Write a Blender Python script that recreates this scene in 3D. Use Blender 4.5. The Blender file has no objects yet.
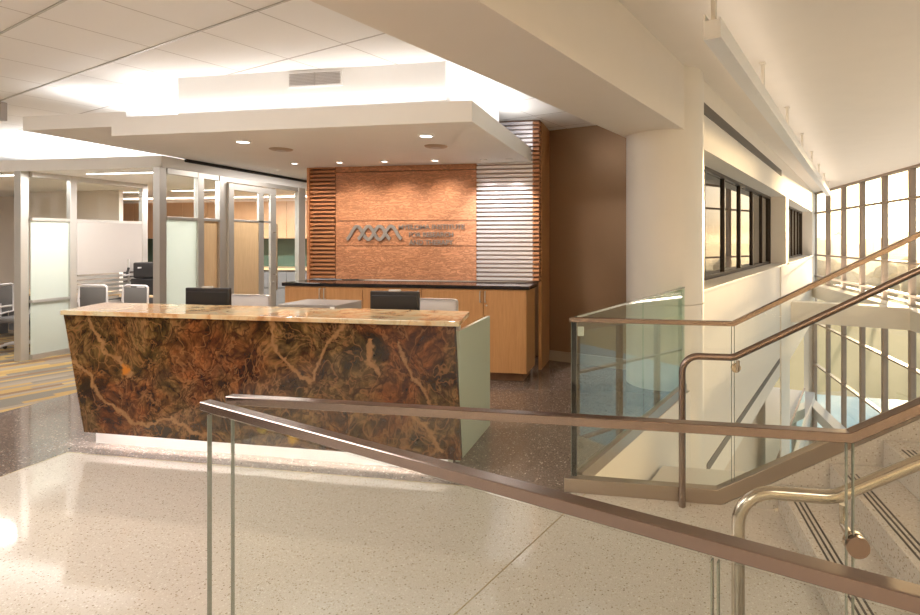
import bpy, bmesh, random
from math import *
from mathutils import Vector, Matrix
random.seed(7)
S = bpy.context.scene
COL = S.collection
PI = pi
# ------------------------------------------------------------------ camera, world, sun, exposure
YAW = radians(10.379)
cd = bpy.data.cameras.new('camera'); cam = bpy.data.objects.new('camera', cd); COL.objects.link(cam)
cam.location = (0, 0, 1.6); cam.rotation_euler = (PI/2, 0, YAW)
cd.sensor_width = 36; cd.lens = 546/920*36; cd.clip_start = .05; cd.clip_end = 2000
cd.shift_x = (460-545)/920; cd.shift_y = -(307.5-240)/920
S.camera = cam
S.view_settings.view_transform = 'Standard'; S.view_settings.look = 'None'
S.view_settings.gamma = 1; S.view_settings.use_curve_mapping = False
S.view_settings.exposure = 0.38

SAZ, SEL = radians(22.3), radians(1.9)       # azimuth from +Y towards +X, elevation
SUN = Vector((sin(SAZ)*cos(SEL), cos(SAZ)*cos(SEL), sin(SEL)))

def nodes_world():
    w = bpy.data.worlds.new('sky'); S.world = w; w.use_nodes = True
    nt = w.node_tree; nt.nodes.clear(); N = nt.nodes.new; L = nt.links.new
    tc = N('ShaderNodeTexCoord'); sep = N('ShaderNodeSeparateXYZ'); L(tc.outputs['Generated'], sep.inputs[0])
    ramp = N('ShaderNodeValToRGB'); mr = N('ShaderNodeMapRange')
    mr.inputs['From Min'].default_value = -.25; mr.inputs['From Max'].default_value = .75
    L(sep.outputs['Z'], mr.inputs['Value']); L(mr.outputs[0], ramp.inputs[0])
    cr = ramp.color_ramp; cr.elements[0].position = 0; cr.elements[0].color = (.30, .27, .22, 1)
    cr.elements[1].position = 1; cr.elements[1].color = (.50, .62, .80, 1)
    for p, c in ((.245, (.55, .40, .27)), (.255, (1.0, .68, .42)), (.29, (1.3, 1.06, .80)), (.36, (1.4, 1.27, 1.1)), (.6, (.8, .84, .9))):
        e = cr.elements.new(p); e.color = (*c, 1)
    dot = N('ShaderNodeVectorMath'); dot.operation = 'DOT_PRODUCT'; dot.inputs[1].default_value = SUN
    nrm = N('ShaderNodeVectorMath'); nrm.operation = 'NORMALIZE'; L(tc.outputs['Generated'], nrm.inputs[0]); L(nrm.outputs[0], dot.inputs[0])
    mx = N('ShaderNodeMath'); mx.operation = 'MAXIMUM'; mx.inputs[1].default_value = 0; L(dot.outputs['Value'], mx.inputs[0])
    def pw(k, s, col):
        a = N('ShaderNodeMath'); a.operation = 'POWER'; a.inputs[1].default_value = k; L(mx.outputs[0], a.inputs[0])
        b = N('ShaderNodeVectorMath'); b.operation = 'SCALE'; b.inputs[0].default_value = [c*s for c in col]; L(a.outputs[0], b.inputs['Scale']); return b
    g1 = pw(1500, 22, (1, .82, .45)); g2 = pw(90, 2.6, (1, .72, .32)); g3 = pw(8, .6, (1, .64, .38))
    cur = ramp.outputs[0]
    for g in (g1, g2, g3):
        a = N('ShaderNodeVectorMath'); a.operation = 'ADD'; L(cur, a.inputs[0]); L(g.outputs[0], a.inputs[1]); cur = a.outputs[0]
    bg = N('ShaderNodeBackground'); bg.inputs['Strength'].default_value = 1.0; L(cur, bg.inputs['Color'])
    out = N('ShaderNodeOutputWorld'); L(bg.outputs[0], out.inputs[0])
nodes_world()
sl = bpy.data.lights.new('sun', 'SUN'); sl.energy = 9.5; sl.color = (1, .70, .38); sl.angle = radians(.8)
so = bpy.data.objects.new('sun', sl); COL.objects.link(so); so.location = SUN*60
so.rotation_euler = SUN.to_track_quat('Z', 'Y').to_euler()

def area(name, loc, sx, sy, power, col=(1, .95, .88), rot=(0, 0, 0), spread=180):
    l = bpy.data.lights.new(name, 'AREA'); l.shape = 'RECTANGLE'; l.size = sx; l.size_y = sy; l.energy = power; l.color = col
    l.spread = radians(spread)
    o = bpy.data.objects.new(name, l); COL.objects.link(o); o.location = loc; o.rotation_euler = rot; return o
WR = radians(70.318-90)                       # wall frame rotation about Z
UP = (PI, 0, 0)
COOL = (1, .965, .93)
# uplights lying in the coves on top of the dropped canopies and of the glass offices
area('cove_uplight_desk_front', (-3.0, 4.20, 2.74), 3.2, .05, 4, COOL, UP)
area('cove_uplight_desk_left', (-4.5, 5.2, 2.76), .2, 1.8, 5, COOL, UP)
area('cove_uplight_desk_right', (-1.45, 5.2, 2.76), .12, 1.8, 4.5, COOL, UP)
area('cove_uplight_left_canopy', (-5.4, 5.6, 2.84), .6, 2.6, 7, COOL, UP)
area('cove_uplight_offices', (-8.5, 7.6, 2.72), 4.6, 3.0, 75, COOL, UP)
# unseen fill lamps, added to brighten the lobby and atrium
area('lobby_fill_near', (-4.2, 1.0, 3.03), 2.6, 1.2, 105, (1, .96, .92), (0, 0, WR))
area('lobby_fill_far_left', (-9.4, 2.6, 3.03), 2.4, 1.2, 95, COOL, (0, 0, WR))
area('lobby_fill_rear', (-3.0, -3.0, 3.03), 2.6, 1.2, 110, (1, .96, .92), (0, 0, WR))
area('ledge_fill', (6.3, 12.5, -.03), .3, 18, 170, (1, .84, .68), UP)  # added upward fill without a fitting, brightens the atrium ceiling
area('corridor_fill', (-5.2, 7.6, 2.655), .5, 1.6, 30, (1, .93, .85))  # hidden lamp added under the left canopy to lift the dim back corner
area('atrium_fill', (2.2, -1.0, 3.40), 3.0, 1.0, 60, (1, .88, .74), (0, 0, WR))  # added overhead fill, out of view

# ------------------------------------------------------------------ helpers
D1 = Vector((cos(radians(70.318)), sin(radians(70.318)))); NV = Vector((D1.y, -D1.x))
NW = -1.57                                    # plane of the window wall in the rotated frame
def wp(d, n, z=0.): p = D1*d + NV*n; return Vector((p.x, p.y, z))

class MB:
    def __init__(s): s.bm = bmesh.new()
    def box(s, x0, x1, y0, y1, z0, z1, bev=0):
        return s.hexa([(x0, y0), (x1, y0), (x1, y1), (x0, y1)], z0, z1, bev)
    def wbox(s, d0, d1, n0, n1, z0, z1, bev=0):   # box in the rotated wall frame
        return s.hexa([wp(d0, n0)[:2], wp(d0, n1)[:2], wp(d1, n1)[:2], wp(d1, n0)[:2]], z0, z1, bev)
    def hexa(s, pts, z0, z1, bev=0):
        a = sum(pts[i][0]*pts[(i+1) % len(pts)][1]-pts[(i+1) % len(pts)][0]*pts[i][1] for i in range(len(pts)))
        if a < 0: pts = pts[::-1]
        f = (lambda z, i: z[i] if isinstance(z, (list, tuple)) else z)
        lo = [s.bm.verts.new((p[0], p[1], f(z0, i))) for i, p in enumerate(pts)]
        hi = [s.bm.verts.new((p[0], p[1], f(z1, i))) for i, p in enumerate(pts)]
        n = len(pts); fs = [s.bm.faces.new(lo[::-1]), s.bm.faces.new(hi)]
        for i in range(n): fs.append(s.bm.faces.new((lo[i], lo[(i+1) % n], hi[(i+1) % n], hi[i])))
        if bev:
            es = list({e for q in fs for e in q.edges})
            bmesh.ops.bevel(s.bm, geom=es, offset=bev, segments=2, affect='EDGES', profile=.5)
        return s
    def profile(s, pts, axis, a, b):             # polygon in (u,z) extruded along 'y' or 'x'
        area2 = 0
        mk = (lambda u, z, t: (u, t, z)) if axis == 'y' else (lambda u, z, t: (t, u, z))
        A = [s.bm.verts.new(mk(u, z, a)) for u, z in pts]; B = [s.bm.verts.new(mk(u, z, b)) for u, z in pts]
        n = len(pts); s.bm.faces.new(A); s.bm.faces.new(B[::-1])
        for i in range(n): s.bm.faces.new((A[i], B[i], B[(i+1) % n], A[(i+1) % n]))
        bmesh.ops.recalc_face_normals(s.bm, faces=s.bm.faces[:]); return s
    def tube(s, path, r, seg=16, caps=True, sec=None):  # swept round (or custom) section
        P = [Vector(p) for p in path]; rings = []
        up = Vector((0, 0, 1))
        for i, p in enumerate(P):
            t = ((P[i]-P[i-1]).normalized() if i else Vector()) + ((P[i+1]-P[i]).normalized() if i < len(P)-1 else Vector())
            t.normalize()
            if i == 0:
                ref = up if abs(t.z) < .95 else Vector((1, 0, 0))
                u = t.cross(ref).normalized()
            else:
                u = (u - t*u.dot(t)).normalized()
            v = u.cross(t).normalized()
            k = 1.
            if 0 < i < len(P)-1:
                c = (P[i]-P[i-1]).normalized().dot((P[i+1]-P[i]).normalized()); k = 1/max(.5, sqrt((1+c)/2))
            rr = r[i] if isinstance(r, (list, tuple)) else r
            ring = []
            if sec:
                for (a, b) in sec: ring.append(s.bm.verts.new(p+u*a+v*b*k))
            else:
                for q in range(seg): ang = 2*PI*q/seg; ring.append(s.bm.verts.new(p+(u*cos(ang)+v*sin(ang))*rr))
            rings.append(ring)
        n = len(rings[0])
        for i in range(len(rings)-1):
            for q in range(n): s.bm.faces.new((rings[i][q], rings[i][(q+1) % n], rings[i+1][(q+1) % n], rings[i+1][q]))
        if caps: s.bm.faces.new(rings[0][::-1]); s.bm.faces.new(rings[-1])
        bmesh.ops.recalc_face_normals(s.bm, faces=s.bm.faces[:]); return s
    def lathe(s, prof, c=(0, 0, 0), seg=32, m=None):
        V = []
        for r, z in prof:
            V.append([s.bm.verts.new((c[0]+max(r, 1e-4)*cos(2*PI*q/seg), c[1]+max(r, 1e-4)*sin(2*PI*q/seg), c[2]+z)) for q in range(seg)])
        for i in range(len(V)-1):
            for q in range(seg): s.bm.faces.new((V[i][q], V[i][(q+1) % seg], V[i+1][(q+1) % seg], V[i+1][q]))
        s.bm.faces.new(V[0][::-1]); s.bm.faces.new(V[-1])
        if m is not None: bmesh.ops.transform(s.bm, matrix=m, verts=[v for R_ in V for v in R_])
        bmesh.ops.recalc_face_normals(s.bm, faces=s.bm.faces[:]); return s
    def rot(s, m): bmesh.ops.transform(s.bm, matrix=m, verts=s.bm.verts[:]); return s
    def build(s, name, mat, parent=None, smooth=False, bevel=0):
        me = bpy.data.meshes.new(name); s.bm.to_mesh(me); s.bm.free()
        o = bpy.data.objects.new(name, me); COL.objects.link(o); me.materials.append(mat)
        if smooth:
            for p in me.polygons: p.use_smooth = True
            try: me.set_sharp_from_angle(angle=radians(35))
            except Exception: pass
        if bevel:
            b = o.modifiers.new('bevel', 'BEVEL'); b.width = bevel; b.segments = 2; b.limit_method = 'ANGLE'; b.angle_limit = radians(40)
        if parent:
            o.parent = parent; o.matrix_parent_inverse = Matrix.Translation(parent.location).inverted() if parent.type == 'EMPTY' and parent.get('world_parts') else Matrix()
        return o
def thing(name, label, cat, loc=(0, 0, 0), rz=0, group=None, world=True):
    o = bpy.data.objects.new(name, None); COL.objects.link(o); o.location = loc; o.rotation_euler = (0, 0, rz)
    o.empty_display_size = .1; o['label'] = label; o['category'] = cat
    if group: o['group'] = group
    if world: o['world_parts'] = 1
    return o
def tag(o, label, cat, group=None, kind=None):
    o['label'] = label; o['category'] = cat
    if group: o['group'] = group
    if kind: o['kind'] = kind
    return o
def struct(o): o['kind'] = 'structure'; return o
def sthing(name, loc=(0, 0, 0)):
    o = bpy.data.objects.new(name, None); COL.objects.link(o); o.location = loc; o['kind'] = 'structure'; o['world_parts'] = 1; return o
def dup(root, loc, rz=None, label=None):
    r = root.copy(); COL.objects.link(r); r.location = loc
    if rz is not None: r.rotation_euler = (0, 0, rz)
    if label: r['label'] = label
    for ch in list(root.children):
        c = ch.copy(); COL.objects.link(c); c.parent = r
        for g in list(ch.children):
            q = g.copy(); COL.objects.link(q); q.parent = c
    return r

# ------------------------------------------------------------------ materials
def mat(name, base=(.8, .8, .8), rough=.5, metal=0, **kw):
    m = bpy.data.materials.new(name); m.use_nodes = True; b = m.node_tree.nodes['Principled BSDF']
    b.inputs['Base Color'].default_value = (*base, 1); b.inputs['Roughness'].default_value = rough; b.inputs['Metallic'].default_value = metal
    for k, v in kw.items(): b.inputs[k.replace('_', ' ')].default_value = v
    m['b'] = 1; return m
class G:                                        # small node helper
    def __init__(s, m): s.m = m; s.nt = m.node_tree; s.b = s.nt.nodes['Principled BSDF']
    def N(s, t, **kw):
        n = s.nt.nodes.new('ShaderNode'+t)
        for k, v in kw.items(): setattr(n, k, v)
        return n
    def L(s, a, b): s.nt.links.new(a, b)
    def co(s, scale=(1, 1, 1), rz=0, loc=(0, 0, 0)):
        tc = s.N('TexCoord'); mp = s.N('Mapping'); mp.inputs['Scale'].default_value = scale; mp.inputs['Rotation'].default_value = (0, 0, rz); mp.inputs['Location'].default_value = loc
        s.L(tc.outputs['Object'], mp.inputs[0]); return mp.outputs[0]
    def noise(s, v, scale, detail=4, rough=.55, dist=0, out='Fac'):
        n = s.N('TexNoise'); n.inputs['Scale'].default_value = scale; n.inputs['Detail'].default_value = detail
        n.inputs['Roughness'].default_value = rough; n.inputs['Distortion'].default_value = dist; s.L(v, n.inputs['Vector']); return n.outputs[out]
    def ramp(s, f, stops, interp='LINEAR'):
        r = s.N('ValToRGB'); r.color_ramp.interpolation = interp; e = r.color_ramp.elements
        e[0].position, e[0].color = stops[0][0], (*stops[0][1], 1); e[1].position, e[1].color = stops[-1][0], (*stops[-1][1], 1)
        for p, c in stops[1:-1]: q = e.new(p); q.color = (*c, 1)
        s.L(f, r.inputs[0]); return r.outputs[0]
    def mix(s, f, a, b, mode='MIX'):
        n = s.N('Mix', data_type='RGBA', blend_type=mode)
        for i, v in ((0, f), (6, a), (7, b)):
            if isinstance(v, (int, float)): n.inputs[i].default_value = v
            elif isinstance(v, tuple): n.inputs[i].default_value = (*v, 1)
            else: s.L(v, n.inputs[i])
        return n.outputs[2]
    def math(s, op, a, b=None):
        n = s.N('Math', operation=op)
        for i, v in ((0, a), (1, b)):
            if v is None: continue
            if isinstance(v, (int, float)): n.inputs[i].default_value = v
            else: s.L(v, n.inputs[i])
        return n.outputs[0]
    def base(s, c): s.L(c, s.b.inputs['Base Color']); return s
    def bump(s, h, st=.2, d=.01):
        n = s.N('Bump'); n.inputs['Strength'].default_value = st; n.inputs['Distance'].default_value = d; s.L(h, n.inputs['Height']); s.L(n.outputs[0], s.b.inputs['Normal']); return s

def painted(name, c, rough=.6, amt=.03):
    m = mat(name, c, rough); g = G(m); v = g.co(); n = g.noise(v, 3, 3)
    g.base(g.mix(n, tuple(x*(1-amt) for x in c), tuple(min(1, x*(1+amt)) for x in c)))
    g.bump(g.noise(v, 180, 2), .05, .002); return m
M = {}
M['white'] = painted('white_paint', (.86, .855, .85))
M['wall_cream'] = painted('cream_paint', (.78, .73, .66))
M['atrium_ceiling'] = painted('atrium_ceiling_paint', (.84, .77, .70))
M['beam'] = painted('beam_paint', (.76, .70, .63))
M['column'] = painted('column_paint', (.76, .72, .66), .45)
M['beige'] = painted('beige_wall_paint', (.78, .70, .63))
M['tan'] = painted('tan_wall_paint', (.68, .58, .46))
M['greyboard'] = painted('grey_board', (.38, .345, .32), .35)
M['dark_gap'] = mat('shadow_gap_black', (.02, .018, .016), .8)
M['slotgrey'] = mat('air_slot_grey', (.12, .105, .09), .6)

def terrazzo(name, base, cols, scale, rough):
    m = mat(name, base, rough); g = G(m); v = g.co()
    vo = g.N('TexVoronoi'); vo.inputs['Scale'].default_value = scale; g.L(v, vo.inputs['Vector'])
    sep = g.N('SeparateColor'); g.L(vo.outputs['Color'], sep.inputs[0])
    chip = g.ramp(sep.outputs[0], cols, 'CONSTANT')
    mask = g.math('LESS_THAN', vo.outputs['Distance'], .36)
    c = g.mix(mask, base, chip)
    vo2 = g.N('TexVoronoi'); vo2.inputs['Scale'].default_value = scale*2.3; g.L(v, vo2.inputs['Vector'])
    sep2 = g.N('SeparateColor'); g.L(vo2.outputs['Color'], sep2.inputs[0])
    c2 = g.ramp(sep2.outputs[1], cols, 'CONSTANT'); mask2 = g.math('LESS_THAN', vo2.outputs['Distance'], .30)
    c = g.mix(g.math('MULTIPLY', mask2, .7), c, c2)
    big = g.noise(v, 1.1, 3); c = g.mix(g.math('MULTIPLY', big, .16), c, tuple(x*.72 for x in base))
    g.base(c); m.node_tree.nodes['Principled BSDF'].inputs['Specular IOR Level'].default_value = .6
    return m
M['terrazzo_light'] = terrazzo('light_terrazzo', (.62, .55, .475), [(0, (.62, .57, .48)), (.35, (.52, .45, .36)), (.6, (.74, .70, .62)), (.82, (.40, .32, .23)), (.93, (.25, .19, .13))], 85, .07)
M['terrazzo_dark'] = terrazzo('dark_terrazzo', (.15, .11, .09), [(0, (.11, .08, .065)), (.3, (.22, .165, .14)), (.55, (.07, .05, .04)), (.75, (.36, .28, .23)), (.9, (.55, .46, .40))], 62, .09)
M['brass'] = mat('brass_strip', (.45, .36, .2), .35, 1)

def m_carpet():
    m = mat('striped_carpet', (.4, .35, .2), .95); g = G(m); v = g.co((1, 1, 1), -WR)
    sep = g.N('SeparateXYZ'); g.L(v, sep.inputs[0])
    row = g.math('FLOOR', g.math('MULTIPLY', sep.outputs[0], 11)); 
    wn = g.N('TexWhiteNoise', noise_dimensions='1D'); g.L(row, wn.inputs['W'])
    off = g.math('MULTIPLY', wn.outputs[0], 3.0); seg = g.math('FLOOR', g.math('ADD', g.math('MULTIPLY', sep.outputs[1], 1.1), off))
    wn2 = g.N('TexWhiteNoise', noise_dimensions='2D'); cb = g.N('CombineXYZ'); g.L(row, cb.inputs[0]); g.L(seg, cb.inputs[1]); g.L(cb.outputs[0], wn2.inputs['Vector'])
    c = g.ramp(wn2.outputs[0], [(0, (.15, .13, .10)), (.22, (.34, .21, .06)), (.42, (.22, .17, .12)), (.62, (.40, .26, .08)), (.8, (.17, .09, .04)), (.9, (.25, .20, .14))], 'CONSTANT')
    c = g.mix(g.math('MULTIPLY', g.noise(v, 160, 2), .3), c, (.15, .12, .08)); g.base(c); g.bump(g.noise(v, 300, 2), .4, .003); return m
M['carpet'] = m_carpet()

VEINS = [[(-2.664, 1.083), (-2.616, .847), (-2.528, .729), (-2.41, .649), (-2.339, .595), (-2.284, .668), (-2.238, .811), (-2.153, .884), (-2.061, 1.041), (-1.858, 1.033)],
    [(-1.88, .921), (-1.858, .77), (-1.813, .689)], [(-1.658, .88), (-1.614, .766), (-1.542, .66), (-1.434, .515)],
    [(-4.366, .655), (-4.198, .539), (-4.079, .36), (-3.925, .293), (-3.791, .21), (-3.526, .256), (-3.354, .236), (-3.167, .159)],
    [(-4.217, 1.0), (-4.07, .759), (-3.925, .673), (-3.853, .57)], [(-1.948, .405), (-1.651, .422), (-1.469, .344), (-1.362, .195)]]
def m_onyx(name, light=0):
    m = mat(name, (.2, .1, .04), .10); g = G(m); v = g.co((1, 1, 1))
    def warp(v, sc, det, am):
        w = g.noise(v, sc, det, .6, 0, 'Color'); s0 = g.N('VectorMath', operation='SUBTRACT'); g.L(w, s0.inputs[0]); s0.inputs[1].default_value = (.5, .5, .5)
        a = g.N('VectorMath', operation='SCALE'); g.L(s0.outputs[0], a.inputs[0]); a.inputs['Scale'].default_value = am
        b = g.N('VectorMath', operation='ADD'); g.L(v, b.inputs[0]); g.L(a.outputs[0], b.inputs[1]); return b.outputs[0]
    v1 = warp(v, 1.6, 2, .40); v2 = warp(v1, 5, 2, .07); v3 = warp(v2, 16, 2, .014)
    f = g.noise(v2, 4.2, 8, .62, .2)
    f2 = g.noise(v3, 10, 6, .65, .1)
    if light:
        c = g.ramp(f, [(.25, (.28, .12, .045)), (.42, (.50, .27, .12)), (.5, (.62, .44, .25)), (.6, (.58, .50, .32)), (.75, (.36, .16, .06))])
    else:
        red = g.ramp(f, [(.33, (.030, .010, .005)), (.42, (.085, .030, .011)), (.47, (.17, .066, .022)), (.52, (.26, .115, .042)), (.57, (.12, .045, .016)), (.64, (.22, .105, .045)), (.70, (.05, .018, .008))])
        olv = g.ramp(f, [(.33, (.018, .015, .006)), (.42, (.06, .048, .016)), (.48, (.14, .105, .040)), (.53, (.24, .18, .080)), (.58, (.085, .062, .022)), (.66, (.20, .14, .065)), (.72, (.03, .022, .01))])
        olf = g.ramp(g.noise(v1, 1.35, 3, .5), [(.44, (0, 0, 0)), (.54, (1, 1, 1))])
        c = g.mix(g.math('MULTIPLY', olf, .85), red, olv)
        c = g.mix(.75, c, g.ramp(f2, [(.34, (.28, .25, .24)), (.46, (.75, .72, .70)), (.54, (1.1, 1.1, 1.1)), (.62, (1.7, 1.6, 1.5)), (.7, (.8, .8, .8))]), 'MULTIPLY')
    def contour(vec, sc, k, wd, amt, c, colr, det=4):
        n = g.noise(vec, sc, det, .55, .25); r_ = g.math('ABSOLUTE', g.math('SUBTRACT', g.math('FRACT', g.math('MULTIPLY', n, k)), .5))
        return g.mix(g.math('MULTIPLY', g.ramp(r_, [(0, (1, 1, 1)), (wd*.5, (.7, .7, .7)), (wd, (0, 0, 0))]), amt), c, colr)
    if not light: c = contour(v2, 2.8, 8, .10, .75, c, (.035, .010, .005), 3); c = contour(v3, 7, 5, .11, .6, c, (.045, .015, .006), 3)
    c = contour(v3, 3.6, 5, .06, .55, c, (.42, .23, .10), 3) if not light else c
    n4 = g.noise(v3, 1.9, 5, .6, .8); r4 = g.math('ABSOLUTE', g.math('SUBTRACT', n4, .55))
    c = g.mix(g.math('MULTIPLY', g.ramp(r4, [(0, (1, 1, 1)), (.005, (.6, .6, .6)), (.010, (0, 0, 0))]), .55), c, (.42, .25, .12))
    if not light:
        mp = g.N('VectorMath', operation='MULTIPLY'); g.L(warp(warp(v, 7, 5, .16), 26, 4, .05), mp.inputs[0]); mp.inputs[1].default_value = (1, 0, 1)
        dmin = None
        for ln in VEINS:
            for (ax, az), (bx_, bz) in zip(ln, ln[1:]):
                ab = Vector((bx_-ax, 0, bz-az)); pa_ = g.N('VectorMath', operation='SUBTRACT'); g.L(mp.outputs[0], pa_.inputs[0]); pa_.inputs[1].default_value = (ax, 0, az)
                dt = g.N('VectorMath', operation='DOT_PRODUCT'); g.L(pa_.outputs[0], dt.inputs[0]); dt.inputs[1].default_value = ab/ab.length_squared
                cl_ = g.N('Clamp'); g.L(dt.outputs['Value'], cl_.inputs[0])
                sc = g.N('VectorMath', operation='SCALE'); sc.inputs[0].default_value = ab; g.L(cl_.outputs[0], sc.inputs['Scale'])
                ds_ = g.N('VectorMath', operation='DISTANCE'); g.L(pa_.outputs[0], ds_.inputs[0]); g.L(sc.outputs[0], ds_.inputs[1])
                dmin = ds_.outputs['Value'] if dmin is None else g.math('MINIMUM', dmin, ds_.outputs['Value'])
        vm = g.ramp(g.math('MULTIPLY', dmin, 10), [(.05, (.95, .95, .95)), (.13, (.6, .6, .6)), (.19, (0, 0, 0))])
        c = g.mix(vm, c, g.mix(g.noise(v3, 20, 4), (.56, .38, .20), (.28, .15, .06)))
        for (x, z, rr, cc_) in ((-3.88, .60, .04, (.75, .30, .04)), (-2.457, .198, .085, (.80, .52, .03)), (-2.713, .232, .035, (.45, .40, .05))):  # yellow glow spots painted into the stone colour
            ds_ = g.N('VectorMath', operation='DISTANCE'); g.L(mp.outputs[0], ds_.inputs[0]); ds_.inputs[1].default_value = (x, 0, z)
            c = g.mix(g.ramp(g.math('DIVIDE', ds_.outputs['Value'], rr), [(.25, (.9, .9, .9)), (.9, (0, 0, 0))]), c, cc_)
        c = g.mix(1.0, c, (.62, .50, .40), 'MULTIPLY')
    g.base(c)
    return m
M['onyx'] = m_onyx('brown_onyx'); M['onyx_top'] = m_onyx('light_onyx', 1)
M['amber'] = mat('amber_glow_spot', (.75, .42, .03), .15)

def wood(name, c0, c1, rough=.35, sc=(1, 1, 1), fig=0, rz=0):
    m = mat(name, c0, rough); g = G(m); v = g.co(sc, rz)
    f = g.noise(v, 5, 6, .6, .6); c = g.mix(g.ramp(f, [(.35, (0, 0, 0)), (.65, (1, 1, 1))]), c0, c1)
    if fig:
        v2 = g.co((1.7, 1.7, 7)); f2 = g.noise(v2, 3.2, 5, .7, 1.8); c = g.mix(g.ramp(f2, [(.42, (0, 0, 0)), (.5, (1, 1, 1)), (.6, (0, 0, 0))]), c, tuple(x*.55 for x in c0))
    g.base(c); return m
M['makore'] = wood('figured_cherry_veneer', (.54, .24, .125), (.64, .32, .18), .28, (1, 1, 6), 1)
M['slatwood'] = wood('slat_wood', (.42, .17, .075), (.52, .24, .11), .35, (.6, 3, 8))
M['slatback'] = wood('slat_backing', (.22, .10, .05), (.28, .13, .07), .5)
M['cabinet'] = wood('cabinet_maple', (.47, .235, .095), (.55, .29, .125), .3, (9, 9, .7))
M['maple_pale'] = wood('pale_maple', (.66, .46, .26), (.74, .53, .31), .35, (9, 9, .7))
M['upper_wood'] = wood('upper_cabinet_wood', (.56, .31, .17), (.62, .37, .21), .35, (9, 9, .7))
M['black_stone'] = mat('black_countertop', (.018, .014, .014), .12)
M['alu_back'] = mat('pale_metal_backing', (.42, .32, .30), .4, .4)
M['alu_slat'] = mat('aluminium_slat', (.78, .76, .80), .32, .85)
M['alu'] = mat('anodised_aluminium', (.56, .54, .51), .38, .7)
M['letter_band'] = mat('satin_metal_band', (.42, .39, .37), .35, .8)
M['letter'] = mat('grey_metal_letter', (.30, .27, .25), .4, .6)
M['steel'] = mat('brushed_bronze_steel', (.29, .22, .185), .27, 1)
G(M['steel']).bump(G(M['steel']).noise(G(M['steel']).co((60, 2, 60)), 12, 2), .03, .001)
M['steel_rail'] = mat('brushed_stainless_rail', (.28, .22, .195), .2, 1)
M['steel_pipe'] = mat('stainless_pipe', (.56, .50, .42), .2, 1)
M['shoe'] = mat('bronze_shoe', (.42, .34, .28), .3, .9)
M['mullion'] = painted('bronze_mullion', (.36, .27, .21), .4)
M['dark_frame'] = mat('dark_bronze_frame', (.045, .032, .024), .35, .4)
M['led'] = None
def emit(name, col, st):
    m = mat(name, col, .5); b = m.node_tree.nodes['Principled BSDF']; b.inputs['Emission Color'].default_value = (*col, 1); b.inputs['Emission Strength'].default_value = st; return m
M['lamp_lens'] = emit('lit_lens', (1, .95, .88), 5)
M['led'] = emit('led_strip', (1, .97, .95), 14)
M['linear_lens'] = emit('linear_lens', (1, .97, .92), 5)
def m_darkwall():
    m = mat('brown_metallic_plaster', (.20, .13, .075), .36, .5); g = G(m); v = g.co(); f = g.noise(v, 1.6, 6, .6, .8)
    g.base(g.mix(f, (.30, .19, .11), (.36, .235, .14))); return m
M['darkwall'] = m_darkwall()
M['panel_green'] = mat('pale_green_back_painted_glass', (.56, .60, .50), .18)
M['plastic_grey'] = mat('light_grey_plastic', (.55, .52, .52), .5)
M['mesh_grey'] = mat('grey_mesh_fabric', (.11, .10, .095), .8)
M['black_plastic'] = mat('black_plastic', (.012, .011, .012), .35)
M['black_screenback'] = mat('monitor_back_black', (.02, .018, .02), .3)
M['grey_cabinet'] = mat('grey_laminate', (.17, .165, .17), .5)
M['backsplash'] = mat('green_glass_backsplash', (.10, .16, .12), .25)
M['strip_dark'] = mat('stair_grip_strip', (.06, .045, .035), .7)
M['base'] = painted('baseboard_taupe', (.42, .32, .24), .4)
M['printer_grey'] = mat('printer_grey', (.22, .20, .19), .5)

def glass(name, tint, refl_rough=0.0, ior=1.5, frost=0, frostcol=(.8, .9, .85)):
    m = bpy.data.materials.new(name); m.use_nodes = True; nt = m.node_tree; nt.nodes.clear(); N = nt.nodes.new; L = nt.links.new
    tr = N('ShaderNodeBsdfTransparent'); tr.inputs[0].default_value = (*tint, 1)
    gl = N('ShaderNodeBsdfGlossy'); gl.inputs['Roughness'].default_value = refl_rough; gl.inputs[0].default_value = (1, 1, 1, 1)
    fr = N('ShaderNodeFresnel'); fr.inputs[0].default_value = ior; mx = N('ShaderNodeMixShader'); out = N('ShaderNodeOutputMaterial')
    src = tr.outputs[0]
    if frost:
        tl = N('ShaderNodeBsdfTranslucent'); tl.inputs[0].default_value = (*frostcol, 1); df = N('ShaderNodeBsdfDiffuse'); df.inputs[0].default_value = (*frostcol, 1)
        m1 = N('ShaderNodeMixShader'); m1.inputs[0].default_value = .45; L(tl.outputs[0], m1.inputs[1]); L(df.outputs[0], m1.inputs[2])
        m2 = N('ShaderNodeMixShader'); m2.inputs[0].default_value = frost; L(tr.outputs[0], m2.inputs[1]); L(m1.outputs[0], m2.inputs[2]); src = m2.outputs[0]
    geo = N('ShaderNodeNewGeometry')
    inv = N('ShaderNodeMath'); inv.operation = 'SUBTRACT'; inv.inputs[0].default_value = 1; L(geo.outputs['Backfacing'], inv.inputs[1])
    fm = N('ShaderNodeMath'); fm.operation = 'MULTIPLY'; L(fr.outputs[0], fm.inputs[0]); L(inv.outputs[0], fm.inputs[1])
    L(fm.outputs[0], mx.inputs[0]); L(src, mx.inputs[1]); L(gl.outputs[0], mx.inputs[2]); L(mx.outputs[0], out.inputs[0]); return m
M['glass'] = glass('clear_glass', (.975, .985, .972))
M['glass_green'] = glass('green_edged_glass', (.86, .96, .90), ior=1.75)
M['glass_win'] = glass('window_glass', (.97, .98, .97))
M['glass_dark'] = glass('tinted_window_glass', (.50, .50, .45), ior=1.9)
M['glass_office'] = glass('office_glass', (.96, .98, .97))
M['frosted'] = glass('frosted_glass', (.84, .9, .86), .25, 1.45, .86, (.76, .80, .75))
M['glass_edge'] = mat('polished_glass_edge', (.30, .33, .27), .15, Transmission_Weight=.3)

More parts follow.
